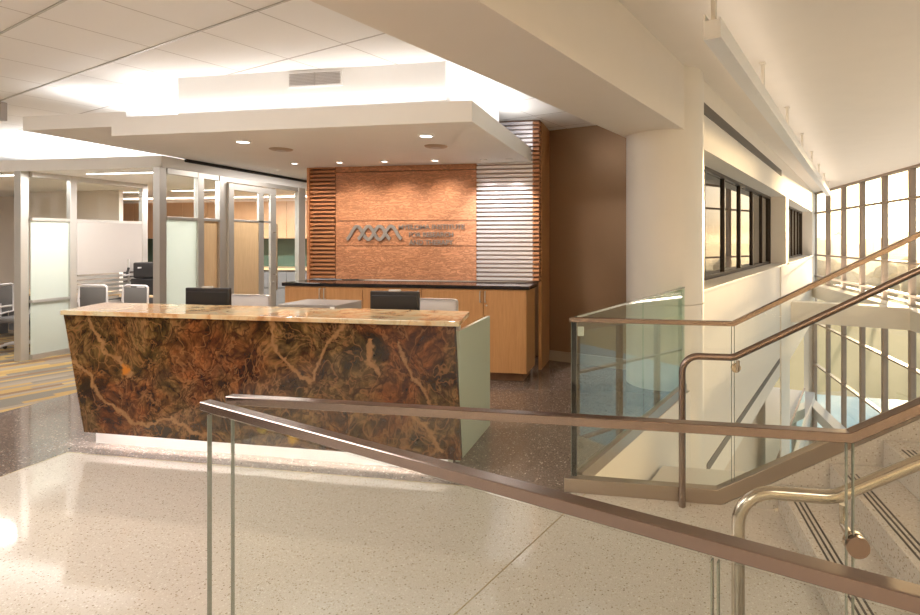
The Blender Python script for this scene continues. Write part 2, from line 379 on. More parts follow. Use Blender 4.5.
# ------------------------------------------------------------------ setting: floors
f1 = MB(); f1.hexa([(-4.28, -5.5), (6.6, -5.5), (6.6, 3.50), (-.46, 3.50), (-.46, 3.40), (-4.28, 3.40)], -.45, 0)
struct(f1.build('floor', M['terrazzo_light']))
f2 = MB(); pa = wp(3.2, -1.61); 
f2.hexa([(-5.87, -5.5), (-4.28, -5.5), (-4.28, 3.40), (-.46, 3.40), (-.46, 3.50), (wp(7.4, -1.60).x, wp(7.4, -1.60).y), (.9, 8.2), (-5.87, 8.2)], -.45, 0)
struct(f2.build('floor', M['terrazzo_dark']))
f3 = MB(); f3.box(-14, -5.87, -5.5, 10.8, -.45, 0); f3.box(-5.87, -1.0, 8.2, 10.8, -.45, 0)
struct(f3.build('floor', M['carpet']))
# thin divider strips cast into the terrazzo
jt = MB(); jt.wbox(-1.5, 3.2+.02, -1.503-.003, -1.503+.003, 0.0, .0012)
jt.box(-4.283, -.5, 3.396, 3.404, 0, .0012); jt.box(-4.284, -4.276, -3, 3.4, 0, .0012)
struct(jt.build('trim_1', M['brass']))
struct(MB().box(-14, 7, -6, 26, -9.1, -8.9).build('floor_lower', M['tan']))

# ------------------------------------------------------------------ ceilings
def m_tiles():
    m = mat('ceiling_tiles', (.80, .79, .78), .75); g = G(m); v = g.co((1, 1, 1))
    dt = g.N('VectorMath', operation='DOT_PRODUCT'); g.L(v, dt.inputs[0]); dt.inputs[1].default_value = (D1.x, D1.y, 0)
    dn = g.N('VectorMath', operation='DOT_PRODUCT'); g.L(v, dn.inputs[0]); dn.inputs[1].default_value = (NV.x, NV.y, 0)
    fd = g.math('FRACT', g.math('ADD', g.math('MULTIPLY', g.math('SUBTRACT', dt.outputs['Value'], 1.41), 1/.68), 20.))
    fn = g.math('FRACT', g.math('ADD', g.math('MULTIPLY', g.math('ADD', dn.outputs['Value'], 4.655), 1/.66), 20.))
    ln = g.math('MINIMUM', g.math('ABSOLUTE', g.math('SUBTRACT', g.math('FRACT', g.math('ADD', fd, .5)), .5)), g.math('MULTIPLY', g.math('ABSOLUTE', g.math('SUBTRACT', g.math('FRACT', g.math('ADD', fn, .5)), .5)), 1.6))
    f = g.ramp(ln, [(0, (0, 0, 0)), (.010, (.1, .1, .1)), (.013, (1, 1, 1))])
    g.base(g.mix(f, (.50, .46, .44), (.89, .88, .87))); g.bump(f, .5, .01); return m
cl = MB(); cl.wbox(-7.2, 13.5, -16.5, -2.33, 3.06, 3.25)
struct(cl.build('ceiling', m_tiles()))
ac = MB(); a0 = wp(-8, -1.64); a1 = wp(25.1, -1.64)
ac.hexa([(a0.x, a0.y), (6.9, -6), (6.9, 23.6), (a1.x, a1.y)], 3.45, 3.6)
struct(ac.build('ceiling', M['atrium_ceiling']))
# slot diffuser lines in the tile ceiling
sd = MB(); 
for d in (1.41, 2.09):
    sd.wbox(d-.006, d+.006, -9, -2.4, 3.054, 3.06)
struct(sd.build('trim_2', M['alu']))
# ceiling beam that runs to the round column
struct(MB().wbox(-7.5, 6.10, -2.33, -1.62, 2.77, 3.6).build('ceiling_beam', M['beam']))

# ------------------------------------------------------------------ walls
# window wall on the atrium (rotated frame), thickness n in [NW-.5, NW]
D0, D9 = 6.17, 23.95
O1 = (6.30, 14.33); O2 = (14.88, 22.6)
wr = MB()
wr.wbox(6.05, D9, NW-.45, NW, -1.45, 1.00)            # below the sills and slab edge
wr.wbox(3.25, 6.05, NW-.45, NW-.02, -1.45, -.45)       # fascia below the guard
wr.wbox(6.05, D9, NW-.45, NW, 2.65, 3.6)
wr.wbox(O1[1], O2[0], NW-.45, NW, 1.00, 2.65)
wr.wbox(O2[1], D9, NW-.45, NW, 1.00, 2.65)
struct(wr.build('wall_right', M['wall_cream']))
pier = MB(); pier.wbox(13.05, 14.7, NW, NW+.0, -.1, 3.44) if 0 else None
struct(MB().wbox(13.2, 14.88, NW, NW+.03, -8.9, 1.0).build('trim_3', M['column']))
# dark air slots
struct(MB().wbox(6.3, 13.4, NW, NW+.012, 3.05, 3.18).build('trim_4', M['slotgrey']))
struct(MB().wbox(6.5, 13.1, NW, NW+.012, -1.13, -1.03).build('trim_5', M['slotgrey']))
# lower storeys seen through the guard glass
lw = MB(); lw.wbox(3.0, 14.6, NW-.7, NW-.5, -8.9, -1.45); lw.wbox(14.6, 24.5, -3.6, -3.4, -8.9, -1.45); 
struct(lw.build('wall_lower', M['tan']))
struct(MB().wbox(12.0, D9, NW-1.9, NW, -5.0, -4.4).build('floor_edge_lower', M['wall_cream']))
ug = MB(); ug.wbox(3.25, D9, NW-1.85, NW-.45, -1.45, -1.25); struct(ug.build('ceiling_lower', M['wall_cream']))
struct(MB().wbox(3.25, 6.2, -1.608, -1.57, -1.45, 0).build('trim_7', M['wall_cream']))
struct(MB().box(-2.8, 6.6, 3.30, 3.48, -8.9, -.46).build('wall_lower', M['wall_cream']))
# brown wall behind the reception desk
o = wp(0, 0); p0 = Vector((-1.31, 7.20)); p1 = p0+NV*1.74; q = D1*.2
struct(MB().hexa([tuple(p0), tuple(p1), tuple(p1+q), tuple(p0+q)], 0, 3.10).build('wall_back', M['darkwall']))
b0 = p0+NV*.02-D1*.015; b1 = p1-NV*.02-D1*.015
struct(MB().hexa([tuple(b0), tuple(b1), tuple(b1+D1*.015), tuple(b0+D1*.015)], 0, .13).build('baseboard_back', M['base']))
# outer shell
struct(MB().box(-14.2, -14, -5.5, 10.8, 0, 3.3).build('wall_left', M['white']))
struct(MB().box(-14, 6.9, -5.7, -5.5, 0, 3.6).build('wall_front', M['wall_cream']))
struct(MB().box(-14.2, -1.2, 10.8, 11.0, 0, 3.3).build('wall_back', M['beige']))
struct(MB().box(-1.36, -1.20, 7.36, 10.8, 0, 3.1).build('wall_back', M['beige']))

# ------------------------------------------------------------------ side windows
def side_window(name, d0, d1, mulls, label):
    t = sthing(name, wp(d0, NW, 1.0)); n0 = NW-.39
    fr = MB(); z0, z1 = 1.02, 2.65
    fr.wbox(d0, d1, n0-.05, n0+.03, z0, z0+.06); fr.wbox(d0, d1, n0-.05, n0+.05, 2.60, z1)
    fr.wbox(d0, d0+.06, n0-.05, n0+.05, z0, z1); fr.wbox(d1-.06, d1, n0-.05, n0+.05, z0, z1)
    fr.build('frame', M['dark_frame'], t)
    for x in mulls: MB().wbox(x-.028, x+.028, n0-.05, n0+.03, z0+.06, 2.60, .006).build('mullion', M['dark_frame'], t)
    MB().wbox(d0+.06, d1-.06, n0-.018, n0-.006, z0+.06, 2.60).build('window_pane', M['glass_dark'], t)
    MB().wbox(d0, d1, n0+.05, NW+.02, 0.99, 1.03, .006).build('window_sill', M['wall_cream'], t)
    return t
side_window('window_2', O1[0], O1[1], (7.9, 9.21, 10.57, 11.91, 13.16), '')
side_window('window_3', O2[0], O2[1], (16.2, 17.4, 18.5, 19.47, 20.41, 21.43), '')
# dim rooms behind these windows
rb = MB(); rb.wbox(6.35, 24, NW-2.4, NW-2.3, 0, 3.3); rb.wbox(6.35, 24, NW-2.3, NW-.45, 3.2, 3.3); rb.wbox(7.6, 24, NW-2.3, NW-.45, -.1, .0); rb.wbox(24, 24.1, NW-2.4, NW-.45, 0, 3.3); rb.wbox(14.55, 14.65, NW-2.3, NW-.45, 0, 3.2)
struct(rb.build('wall_inner', M['beige']))

# ------------------------------------------------------------------ round column
cc = wp(6.04, NW-.36)
struct(MB().lathe([(.43, -1.45), (.43, .9), (.415, .902), (.415, .912), (.43, .912), (.43, 3.46)], (cc.x, cc.y, 0), 64).build('round_column', M['column'], smooth=True))

# ------------------------------------------------------------------ curtain wall on the right
cw = sthing('window_1', (6.59, 10, -8.9))
ys = [23.17-1.6*i for i in range(19)]
for y in ys: MB().box(6.54, 6.68, y-.068, y+.068, -8.9, 3.45, .008).build('mullion', M['mullion'], cw)
for z in (3.42, 2.65, 1.02, .20, -1.64, -3.28, -5.0, -6.7, -8.85):
    MB().box(6.53, 6.67, ys[-1], ys[0], z-.028, z+.028).build('transom', M['mullion'], cw)
MB().box(6.60, 6.612, ys[-1], ys[0], -8.85, 3.42).build('window_pane', M['glass_win'], cw)
struct(MB().box(6.12, 6.50, 3.6, 23.0, -.52, -.06).build('floor_edge_beam', M['wall_cream']))
struct(MB().box(6.12, 6.50, 3.6, 23.0, -4.96, -4.60).build('floor_edge_beam', M['wall_cream']))
# tie beam crossing the void
bq = wp(15.0+.2, NW); e0 = Vector((3.709, 15.016)); 
e0 = wp(15.39, NW); e1 = e0.xy+NV*2.62
struct(MB().hexa([tuple(e0.xy), tuple(e1), tuple(e1+D1*.45), tuple(e0.xy+D1*.45)], -.52, 0.0).build('cross_beam', M['wall_cream']))
struct(MB().box(6.4, 6.6, 23.25, 23.9, -8.9, 3.6).build('wall_end', M['column']))
# landing under the guard glass
struct(MB().hexa([(-.36, 3.50), (1.15, 3.50), (1.15, 5.02), (.16, 5.02)], -.72, -.43).build('stair_landing_lower', M['wall_cream']))

# ------------------------------------------------------------------ canopies over the desk
can = MB(); can.box(-4.757, -1.35, 4.156, 6.447, 2.54, 2.71)
canopy = tag(can.build('ceiling_canopy', M['white'], bevel=.004), 'large flat white dropped canopy hanging above the reception desk', 'ceiling canopy')
can2 = tag(MB().box(-5.955, -4.757-.01, 4.311, 8.9, 2.665, 2.80).build('ceiling_canopy', M['white']), 'white canopy slab left of the desk canopy, over the glass office corner', 'ceiling canopy')
bx = thing('vent_bulkhead', 'white boxed bulkhead with an air grille, standing on the canopy over the desk', 'bulkhead', (-2.9, 4.24, 2.71))
MB().box(-4.14, -1.604, 4.244, 5.906, 2.71, 3.06).build('bulkhead_body', M['white'], bx)
gr = MB(); gr.box(-3.03, -2.52, 4.236, 4.244, 2.91, 3.035); grille = gr.build('air_grille', M['white'], bx)
g2 = MB()
for i in range(9): g2.box(-3.015, -2.535, 4.226, 4.236, 2.922+i*.0125, 2.927+i*.0125)
g2.box(-2.780, -2.770, 4.225, 4.236, 2.92, 3.03)
g2.build('louvre', M['plastic_grey'], grille)
lb = wp(3.5, -6.9)
tag(MB().box(-8.2, -6.64, 4.60, 4.66, 2.86, 3.05).build('ceiling_box', M['greyboard']), 'thin grey panel box hung under the tiled ceiling at the left edge', 'ceiling box')

# ------------------------------------------------------------------ downlights and speakers
def spot(o, power, size, col=(1, .86, .70), blend=.7, tilt=(0, 0, 0), rad=.03):
    l = bpy.data.lights.new('downlight_lamp', 'SPOT'); l.energy = power; l.spot_size = radians(size); l.spot_blend = blend; l.color = col; l.shadow_soft_size = rad
    q = bpy.data.objects.new('downlight_lamp', l); COL.objects.link(q); q.parent = o; q.location = (0, 0, -.03); q.rotation_euler = tilt; return q
def downlight(x, y, z, r, label):
    t = thing('recessed_downlight', label, 'downlight', (x, y, z), 0, 'recessed downlights in the canopy', world=False)
    MB().lathe([(r*.72, -.012), (r*.78, -.014), (r, -.006), (r, -.0005)], seg=28).build('trim_ring', M['white'], t, True)
    MB().lathe([(.001, -.013), (r*.70, -.013), (r*.70, -.0135)], seg=28).build('lens', M['lamp_lens'], t, True)
    return t
DL = [(-3.755, 4.583, .075, 'large round downlight in the canopy, front row left', 22), (-1.928, 4.616, .075, 'large round downlight in the canopy, front row right', 22),
      (-4.19, 5.98, .045, 'small downlight over the left slats, leftmost of the back row', 5), (-3.606, 6.0, .045, 'small downlight, second from the left in the back row', 7.5),
      (-3.036, 6.02, .045, 'small downlight, third from the left in the back row', 7.5), (-2.416, 6.05, .045, 'small downlight, rightmost visible in the back row', 7.5)]
for x, y, r, lab, pw_ in DL:
    t = downlight(x, y, 2.54, r, lab)
    spot(t, pw_*4.6, 110 if r > .06 else 115, blend=.9, tilt=(radians(0 if r > .06 else 16), 0, 0))
# wall washer beyond the canopy edge that lights the metal slats
for wx_ in (-1.86, -1.55):
    w = thing('wall_washer', 'small wall washer at the back edge of the canopy beside the metal slats', 'downlight', (wx_, 6.15, 2.54), 0, 'wall washers by the metal slats', world=False)
    MB().lathe([(.03, -.012), (.045, -.006), (.045, -.0005)], seg=24).build('trim_ring', M['white'], w, True)
    spot(w, 75, 78, (1, .95, .92), .8, (radians(22), 0, 0), .05)
    if wx_ > -1.7: w['label'] = 'right-hand wall washer at the back edge of the canopy, nearest its corner'
for x, y, lab in ((-3.698, 5.056, 'round ceiling speaker behind the front left downlight'), (-2.056, 5.174, 'round ceiling speaker behind the front right downlight')):
    t = thing('ceiling_speaker', lab, 'speaker', (x, y, 2.54), 0, 'ceiling speakers in the canopy', world=False)
    MB().lathe([(.05, -.02), (.105, -.012), (.115, -.004), (.115, -.0005)], seg=32).build('rim', M['base'], t, True)
    MB().lathe([(.001, -.021), (.05, -.021), (.05, -.022)], seg=24).build('grille', M['plastic_grey'], t, True)

# ------------------------------------------------------------------ feature wall of slats and veneer
fw = thing('feature_wall', 'wood veneer and slat feature wall behind the back counter', 'wall panelling', (-2.8, 6.5, 0))
MB().box(-4.32, -1.26, 6.52, 6.62, 1.095, 3.06).build('backing', M['slatback'], fw)
for z0, z1 in ((1.095, 1.52), (1.528, 1.84), (1.848, 2.47), (2.478, 3.05)):
    MB().box(-3.945, -2.045, 6.475, 6.52, z0, z1, .003).build('veneer_panel', M['makore'], fw)
sL = MB(); z = 1.11
while z < 3.02: sL.box(-4.30, -3.95, 6.46, 6.52, z, z+.026); z += .0525
sL.build('slats', M['slatwood'], fw)
MB().box(-2.04, -1.335, 6.512, 6.52, 1.095, 3.05).build('backing', M['alu_back'], fw)
sR = MB(); z = 1.11
while z < 3.02: sR.box(-2.04, -1.335, 6.46, 6.52, z, z+.032); z += .0525
o_ = sR.build('slats', M['alu_slat'], fw); o_['label'] = 'brushed metal slats'
sE = MB(); z = 1.11
while z < 3.02: sE.box(-1.335, -1.255, 6.455, 6.60, z, z+.028); z += .0525
sE.build('slats', M['slatwood'], fw)
MB().box(-4.335, -4.30, 6.44, 6.62, 1.09, 3.06).build('edge_board', M['slatwood'], fw)
MB().box(-1.295, -1.255, 6.62, 7.20, 0, 3.06).build('side_panel', M['cabinet'], fw)

# back counter cabinet
bc = thing('back_counter', 'long maple back counter with a black stone top below the feature wall', 'counter', (-2.8, 6.2, 0))
MB().box(-4.28, -1.36, 6.05, 6.45, 0, .10).build('plinth', M['slatback'], bc)
MB().box(-4.30, -1.30, 5.97, 6.42, .10, 1.045).build('carcass', M['cabinet'], bc)
MB().box(-4.33, -1.265, 5.93, 6.455, 1.045, 1.085, .004).build('countertop', M['black_stone'], bc)
xs = [-4.30, -3.79, -3.28, -2.54, -1.80, -1.302]
for i in range(5):
    d = MB().box(xs[i]+.003, xs[i+1]-.003, 5.948, 5.97, .105, 1.04, .002).build('cabinet_door', M['cabinet'], bc)
    hx = (xs[1]-.03, xs[1]+.03, xs[3]-.03, xs[4]-.03, xs[4]+.03)[i]
    MB().tube([(hx, 5.948, .90), (hx, 5.915, .90), (hx, 5.915, 1.02), (hx, 5.948, 1.02)], .006, 8).build('handle', M['alu'], d)
    if i == 4: MB().lathe([(.009, 0), (.009, .012)], m=Matrix.Translation((hx+.01, 5.948, .86)) @ Matrix.Rotation(PI/2, 4, 'X'), seg=16).build('lock', M['alu'], d)

# logo sign on the veneer
sg = thing('logo_sign', 'metal wave logo and raised letters on the veneer wall', 'sign', (-3.0, 6.475, 1.7))
ZC, A = 1.692, .084
def strand(x0, x1, ph):
    pts = []; n = 40
    for i in range(n+1):
        x = x0+(x1-x0)*i/n; pts.append((x, 6.462, ZC+A*cos((x-ph)/.1345*PI)))
    return pts
P0 = -3.788; sx = .763/335                      # crop px to metres
X = lambda c: P0+(c-45)*sx
w = MB(); pr = .0235
per = X(250)-X(110)
def wave(c0, c1, peak):
    return [(X(c0+(c1-c0)*i/44), 6.462, ZC+A*cos(2*PI*(c0+(c1-c0)*i/44-peak)/137)) for i in range(45)]
sec = [(-.006, -.014), (.006, -.014), (.006, .014), (-.006, .014)]
MB().tube(wave(48, 312, 112), .012, 10, sec=[(-.006, -.021), (.006, -.021), (.006, .021), (-.006, .021)]).build('wave_band', M['letter_band'], sg)
MB().tube([(x, y-.004, z) for x, y, z in wave(118, 380, 318)], .012, 10, sec=[(-.006, -.021), (.006, -.021), (.006, .021), (-.006, .021)]).build('wave_band', M['letter_band'], sg)
def text(body, x, z, width, h, parent):
    c = bpy.data.curves.new('lettering', 'FONT'); c.body = body; c.size = 1; c.offset = .012; c.extrude = .004/h
    o = bpy.data.objects.new('tmp', c); COL.objects.link(o); bpy.context.view_layer.update()
    dg = bpy.context.evaluated_depsgraph_get(); me = bpy.data.meshes.new_from_object(o.evaluated_get(dg)); bpy.data.objects.remove(o)
    xs_ = [v.co.x for v in me.vertices]; ys_ = [v.co.y for v in me.vertices]; w_ = max(xs_)-min(xs_); hh = max(ys_)-min(ys_)
    for v in me.vertices:
        v.co = Vector((x+(v.co.x-min(xs_))/w_*width, 6.468-v.co.z*h*.9, z+(v.co.y-min(ys_))/hh*h))
    me.materials.clear()
    bm = bmesh.new(); bm.from_mesh(me); bmesh.ops.remove_doubles(bm, verts=bm.verts[:], dist=1e-5); seen = set(); bm.verts.ensure_lookup_table()
    for v0 in bm.verts:                          # every connected piece is one letter
        if v0 in seen: continue
        stack = [v0]; isl = set()
        while stack:
            v = stack.pop()
            if v in isl: continue
            isl.add(v); stack += [e.other_vert(v) for e in v.link_edges]
        seen |= isl; nb = MB(); mp_ = {v: nb.bm.verts.new(v.co) for v in isl}
        for f in {f for v in isl for f in v.link_faces}: nb.bm.faces.new([mp_[v] for v in f.verts])
        nb.build('letter', M['letter'], parent)

text('MYELOMA INSTITUTE', -3.07, 1.733, .875, .062, sg)
text('FOR RESEARCH', -2.93, 1.636, .585, .062, sg)
text('AND THERAPY', -2.93, 1.539, .585, .062, sg)

# ------------------------------------------------------------------ reception desk
dk = thing('reception_desk', 'reception desk with a leaning brown onyx front and pale green glass ends', 'reception desk', (-2.8, 3.8, 0))
fr = MB(); 
pts = [(-4.254, .12), (-1.215, .12), (-1.262, 1.02), (-4.445, 1.02)]
fr.profile(pts, 'y', 3.50, 3.535); fr.build('front_panel', M['onyx'], dk)
MB().hexa([(-4.44, 3.47), (-1.215, 3.47), (-1.32, 4.00), (-4.64, 4.00)], 1.022, 1.056, .004).build('counter_ledge', M['onyx_top'], dk)
MB().box(-4.262, -1.343, 3.60, 3.70, 0, .115).build('plinth', M['white'], dk)
MB().box(-4.24, -1.36, 3.56, 3.60, .296, .304).build('light_strip', M['led'], dk)
MB().box(-4.26, -1.345, 3.605, 3.75, .118, 1.02).build('body', M['white'], dk)
for sx_ in (0, 1):
    x = -1.345 if sx_ else -4.36
    MB().box(x, x+.03, 3.757, 4.55, 0, .945, .002).build('end_panel', M['panel_green'], dk)
MB().box(-4.33, -1.345, 3.75, 4.50, .71, .745).build('work_surface', M['maple_pale'], dk)
for x in (-4.0, -2.85, -1.7):
    MB().box(x-.02, x+.02, 3.76, 4.4, 0, .71).build('support', M['white'], dk)
MB().lathe([(.014, 0), (.014, .05)], (-1.30, 3.70, .965), 12).build('standoff', M['alu'], dk, True)
area('desk_underglow', (-2.8, 3.58, .29), 2.85, .04, 16, (1, .97, .95))

def monitor(loc, rz, label):
    t = thing('computer_monitor', label, 'monitor', loc, rz, 'monitors on the reception desk', world=False)
    MB().box(-.205, .205, -.02, .02, .17, .44, .008).build('screen', M['black_screenback'], t)
    MB().box(-.19, .19, -.026, -.019, .19, .405, .004).build('rear_cover', M['black_plastic'], t)
    MB().box(-.05, .05, -.02, .01, .436, .452, .005).build('camera_clip', M['alu'], t)
    MB().box(-.025, .025, -.015, .015, .01, .2, .004).build('stand_neck', M['black_plastic'], t)
    MB().lathe([(.11, 0), (.11, .008), (.03, .014)], seg=24).build('stand_base', M['black_plastic'], t, True)
monitor((-3.74, 4.15, .745), radians(4), 'black computer monitor on the left half of the reception desk')
monitor((-2.00, 4.15, .745), radians(4), 'black computer monitor on the right half of the reception desk')
pt = thing('desk_printer', 'low grey printer top showing over the desk ledge between the monitors', 'printer', (-2.8, 4.15, .745))
MB().box(-2.94, -2.42, 3.98, 4.38, .75, 1.078, .006).build('printer_body', M['printer_grey'], pt)
MB().box(-2.47, -2.435, 3.972, 3.981, 1.045, 1.066).build('button', M['white'], pt)

def task_chair(loc, rz, label, bmat, group, h=0, solid=True):
    t = thing('office_chair', label, 'office chair', loc, rz, group, world=False)
    for i in range(5):
        a = 2*PI*i/5; d = Vector((cos(a), sin(a), 0))
        l = MB().tube([Vector((0, 0, .10)), d*.15+Vector((0, 0, .10)), d*.29+Vector((0, 0, .07))], [.022, .018, .014], 8).build('leg', M['plastic_grey'], t, True)
        MB().lathe([(.026, -.012), (.03, -.006), (.03, .006), (.026, .012)], m=Matrix.Translation(d*.29+Vector((0, 0, .03))) @ Matrix.Rotation(a, 4, 'Z') @ Matrix.Rotation(PI/2, 4, 'X'), seg=14).build('caster', M['black_plastic'], l, True)
    MB().tube([(0, 0, .10), (0, 0, .42)], .025, 12).build('post', M['black_plastic'], t, True)
    MB().box(-.24, .24, -.22, .24, .42, .49, .025).build('seat', M['mesh_grey'], t, True)
    MB().tube([(0, .15, .43), (0, .27, .47), (0, .275, .68)], .018, 10).build('spine', M['plastic_grey'], t, True)
    b = MB()
    if solid:
        b.box(-.22, .22, .25, .275, .56, .985+h, .03).build('backrest', bmat, t, True)
    else:
        b.box(-.20, .20, .262, .268, .56, .93, .002).build('backrest', bmat, t, True)
        MB().tube([(-.20, .25, .55), (-.225, .27, .75), (-.215, .26, .93), (-.17, .255, .955), (.17, .255, .955), (.215, .26, .93), (.225, .27, .75), (.20, .25, .55), (0, .262, .53), (-.20, .25, .55)], .013, 8).build('back_frame', M['plastic_grey'], t, True)
    for s in (-1, 1):
        MB().tube([(s*.22, .12, .45), (s*.29, .1, .5), (s*.30, .06, .66), (s*.30, -.12, .68)], .014, 8).build('armrest', M['plastic_grey'], t, True)
    return t
task_chair((-3.67, 4.82, 0), PI+.0, 'pale grey desk chair beside the left desk monitor', M['plastic_grey'], 'chairs behind the reception desk', .10)
task_chair((-1.83, 4.82, 0), PI+.0, 'pale grey desk chair beside the right desk monitor', M['plastic_grey'], 'chairs behind the reception desk', .10)

# ------------------------------------------------------------------ glass offices at left
# header soffit (roof slab of the offices)
of = MB(); of.box(-14, -5.946, 5.858, 10.8, 2.51, 2.66)
struct(of.build('ceiling_office', M['white']))
struct(MB().box(-5.946, -5.915, 6.2, 9.0, 2.625, 2.662).build('shade_strip', M['dark_gap']))  # black strip standing in for the shade in the gap above the header
def post(x, y, sx_, sy_, z1=2.51, nm='frame_post', par=None, z0=0):
    return MB().box(x-sx_/2, x+sx_/2, y-sy_/2, y+sy_/2, z0, z1, .003).build(nm, M['alu'], par)
pa_ = thing('glass_partition', 'aluminium framed glass office front with frosted, clear and maple infill panels', 'glass partition', (-5.96, 6.0, 0))
post(-5.99, 5.87, .10, .10, par=pa_); post(-5.96, 6.45, .07, .10, par=pa_); post(-5.96, 6.84, .08, .13, par=pa_); post(-5.96, 8.66, .08, .18, par=pa_)
def hbar(y0, y1, z0, z1, par, x=-5.96, w=.06): return MB().box(x-w/2, x+w/2, y0, y1, z0, z1, .002).build('frame_rail', M['alu'], par)
hbar(5.92, 8.57, 2.44, 2.51, pa_); hbar(5.92, 6.77, 1.86, 1.90, pa_); hbar(5.92, 6.77, 0, .06, pa_)
MB().box(-5.966, -5.954, 5.92, 6.40, 1.90, 2.44).build('glass_panel', M['glass_office'], pa_)
MB().box(-5.966, -5.954, 6.50, 6.77, 1.90, 2.44).build('glass_panel', M['glass_office'], pa_)
o_ = MB().box(-5.966, -5.954, 5.92, 6.40, .06, 1.86).build('glass_panel', M['frosted'], pa_); o_['label'] = 'frosted glass panel'
o_ = MB().box(-5.985, -5.955, 6.50, 6.77, .06, 1.86).build('infill_panel', M['maple_pale'], pa_)
o_ = MB().box(-5.966, -5.954, 7.92, 8.57, .0, 2.44).build('glass_panel', M['glass_office'], pa_)
dr = thing('sliding_glass_door', 'sliding office door, clear glass above a maple panel, with long pull handles', 'door', (-5.90, 7.4, 0))
MB().box(-5.92, -5.88, 6.90, 7.00, .02, 2.42, .003).build('door_stile', M['alu'], dr)
MB().box(-5.92, -5.88, 7.79, 7.92, .02, 2.42, .003).build('door_stile', M['alu'], dr)
MB().box(-5.92, -5.88, 7.0, 7.79, 2.33, 2.42, .003).build('door_rail', M['alu'], dr)
MB().box(-5.92, -5.88, 7.0, 7.79, 1.87, 1.90, .003).build('door_rail', M['alu'], dr)
MB().box(-5.92, -5.88, 7.0, 7.79, .02, .12, .003).build('door_rail', M['alu'], dr)
MB().box(-5.92, -5.88, 7.52, 7.63, .12, 2.33, .003).build('door_stile', M['alu'], dr)
MB().box(-5.905, -5.895, 7.0, 7.79, 1.9, 2.33).build('glass_panel', M['glass_office'], dr)
MB().box(-5.915, -5.890, 7.0, 7.52, .12, 1.87).build('infill_panel', M['maple_pale'], dr)
MB().box(-5.905, -5.895, 7.63, 7.79, .12, 1.87).build('glass_panel', M['glass_office'], dr)
h_ = MB().tube([(-5.82, 7.855, .80), (-5.82, 7.855, 1.86)], .013, 12).build('handle', M['steel_pipe'], dr, True)
for z in (1.05, 1.72): MB().tube([(-5.88, 7.855, z), (-5.82, 7.855, z)], .009, 8).build('handle_standoff', M['steel_pipe'], h_, True)
MB().lathe([(.02, 0), (.02, .02)], m=Matrix.Translation((-5.88, 7.855, .92)) @ Matrix.Rotation(PI/2, 4, 'Y'), seg=16).build('lock', M['alu'], dr, True)
# side partition between the left offices
pb = thing('glass_partition', 'partition with frosted panes and a grey board, running back from the left post', 'glass partition', (-8.1, 6.5, 0))
post(-8.13, 5.87, .11, .10, par=pb); post(-8.05, 6.45, .07, .09, par=pb); post(-8.05, 7.58, .07, .10, par=pb)
MB().box(-8.08, -8.02, 5.92, 7.53, 2.44, 2.51).build('frame_rail', M['alu'], pb)
for z0, z1, a, b in ((1.86, 1.90, 5.92, 7.53), (.76, .80, 5.92, 6.40), (0, .07, 5.92, 7.53)):
    MB().box(-8.08, -8.02, a, b, z0, z1).build('frame_rail', M['alu'], pb)
MB().box(-8.056, -8.044, 5.92, 6.40, 1.90, 2.44).build('glass_panel', M['glass_office'], pb)
MB().box(-8.056, -8.044, 6.50, 7.53, 1.90, 2.44).build('glass_panel', M['glass_office'], pb)
MB().box(-8.056, -8.044, 5.92, 6.40, .80, 1.86).build('glass_panel', M['frosted'], pb)
MB().box(-8.056, -8.044, 5.92, 6.40, .07, .76).build('glass_panel', M['frosted'], pb)
o_ = MB().box(-8.07, -8.02, 6.50, 7.53, 1.10, 1.86).build('board_panel', M['greyboard'], pb)
sl_ = MB()
for i in range(6): sl_.box(-8.06, -8.03, 6.50, 7.53, .70+i*.066, .74+i*.066)
sl_.build('rail_slats', M['alu'], pb)
MB().box(-8.07, -8.02, 6.50, 7.53, .07, .68).build('board_panel', M['greyboard'], pb)

# office interiors
struct(MB().box(-14, -11.7, 9.2, 9.3, 0, 2.51).build('wall_office', M['beige']))
struct(MB().box(-10.3, -10.2, 7.7, 8.6, 0, 2.51).build('wall_office', M['beige'])) if 0 else None
kt = thing('wall_cabinets', 'row of orange maple wall cabinets at the back of the offices', 'wall cabinet', (-8.8, 10.4, 1.63))
for i in range(9):
    x = -11.6+i*.62; MB().box(x+.003, x+.617, 10.1, 10.77, 1.635, 2.40, .002).build('cabinet_unit', M['upper_wood'], kt)
kb = thing('base_cabinets', 'grey base cabinets with a pale worktop and dark green splashback behind the glass offices', 'base cabinet', (-8.8, 10.4, 0))
MB().box(-11.6, -6.02, 10.12, 10.77, .0, .98).build('carcass', M['grey_cabinet'], kb)
MB().box(-11.62, -6.0, 10.06, 10.77, .98, 1.02).build('worktop', M['maple_pale'], kb)
MB().box(-11.6, -6.02, 10.77, 10.775, 1.02, 1.63).build('splashback', M['backsplash'], kb)
for i in range(9):
    x = -11.6+i*.62; MB().box(x+.004, x+.616, 10.10, 10.12, .10, .60, .002).build('drawer', M['grey_cabinet'], kb); MB().box(x+.004, x+.616, 10.10, 10.12, .62, .96, .002).build('drawer', M['grey_cabinet'], kb)
area('undercove_light', (-8.8, 10.3, 2.43), 5.4, .15, 22, (1, .95, .85), UP)
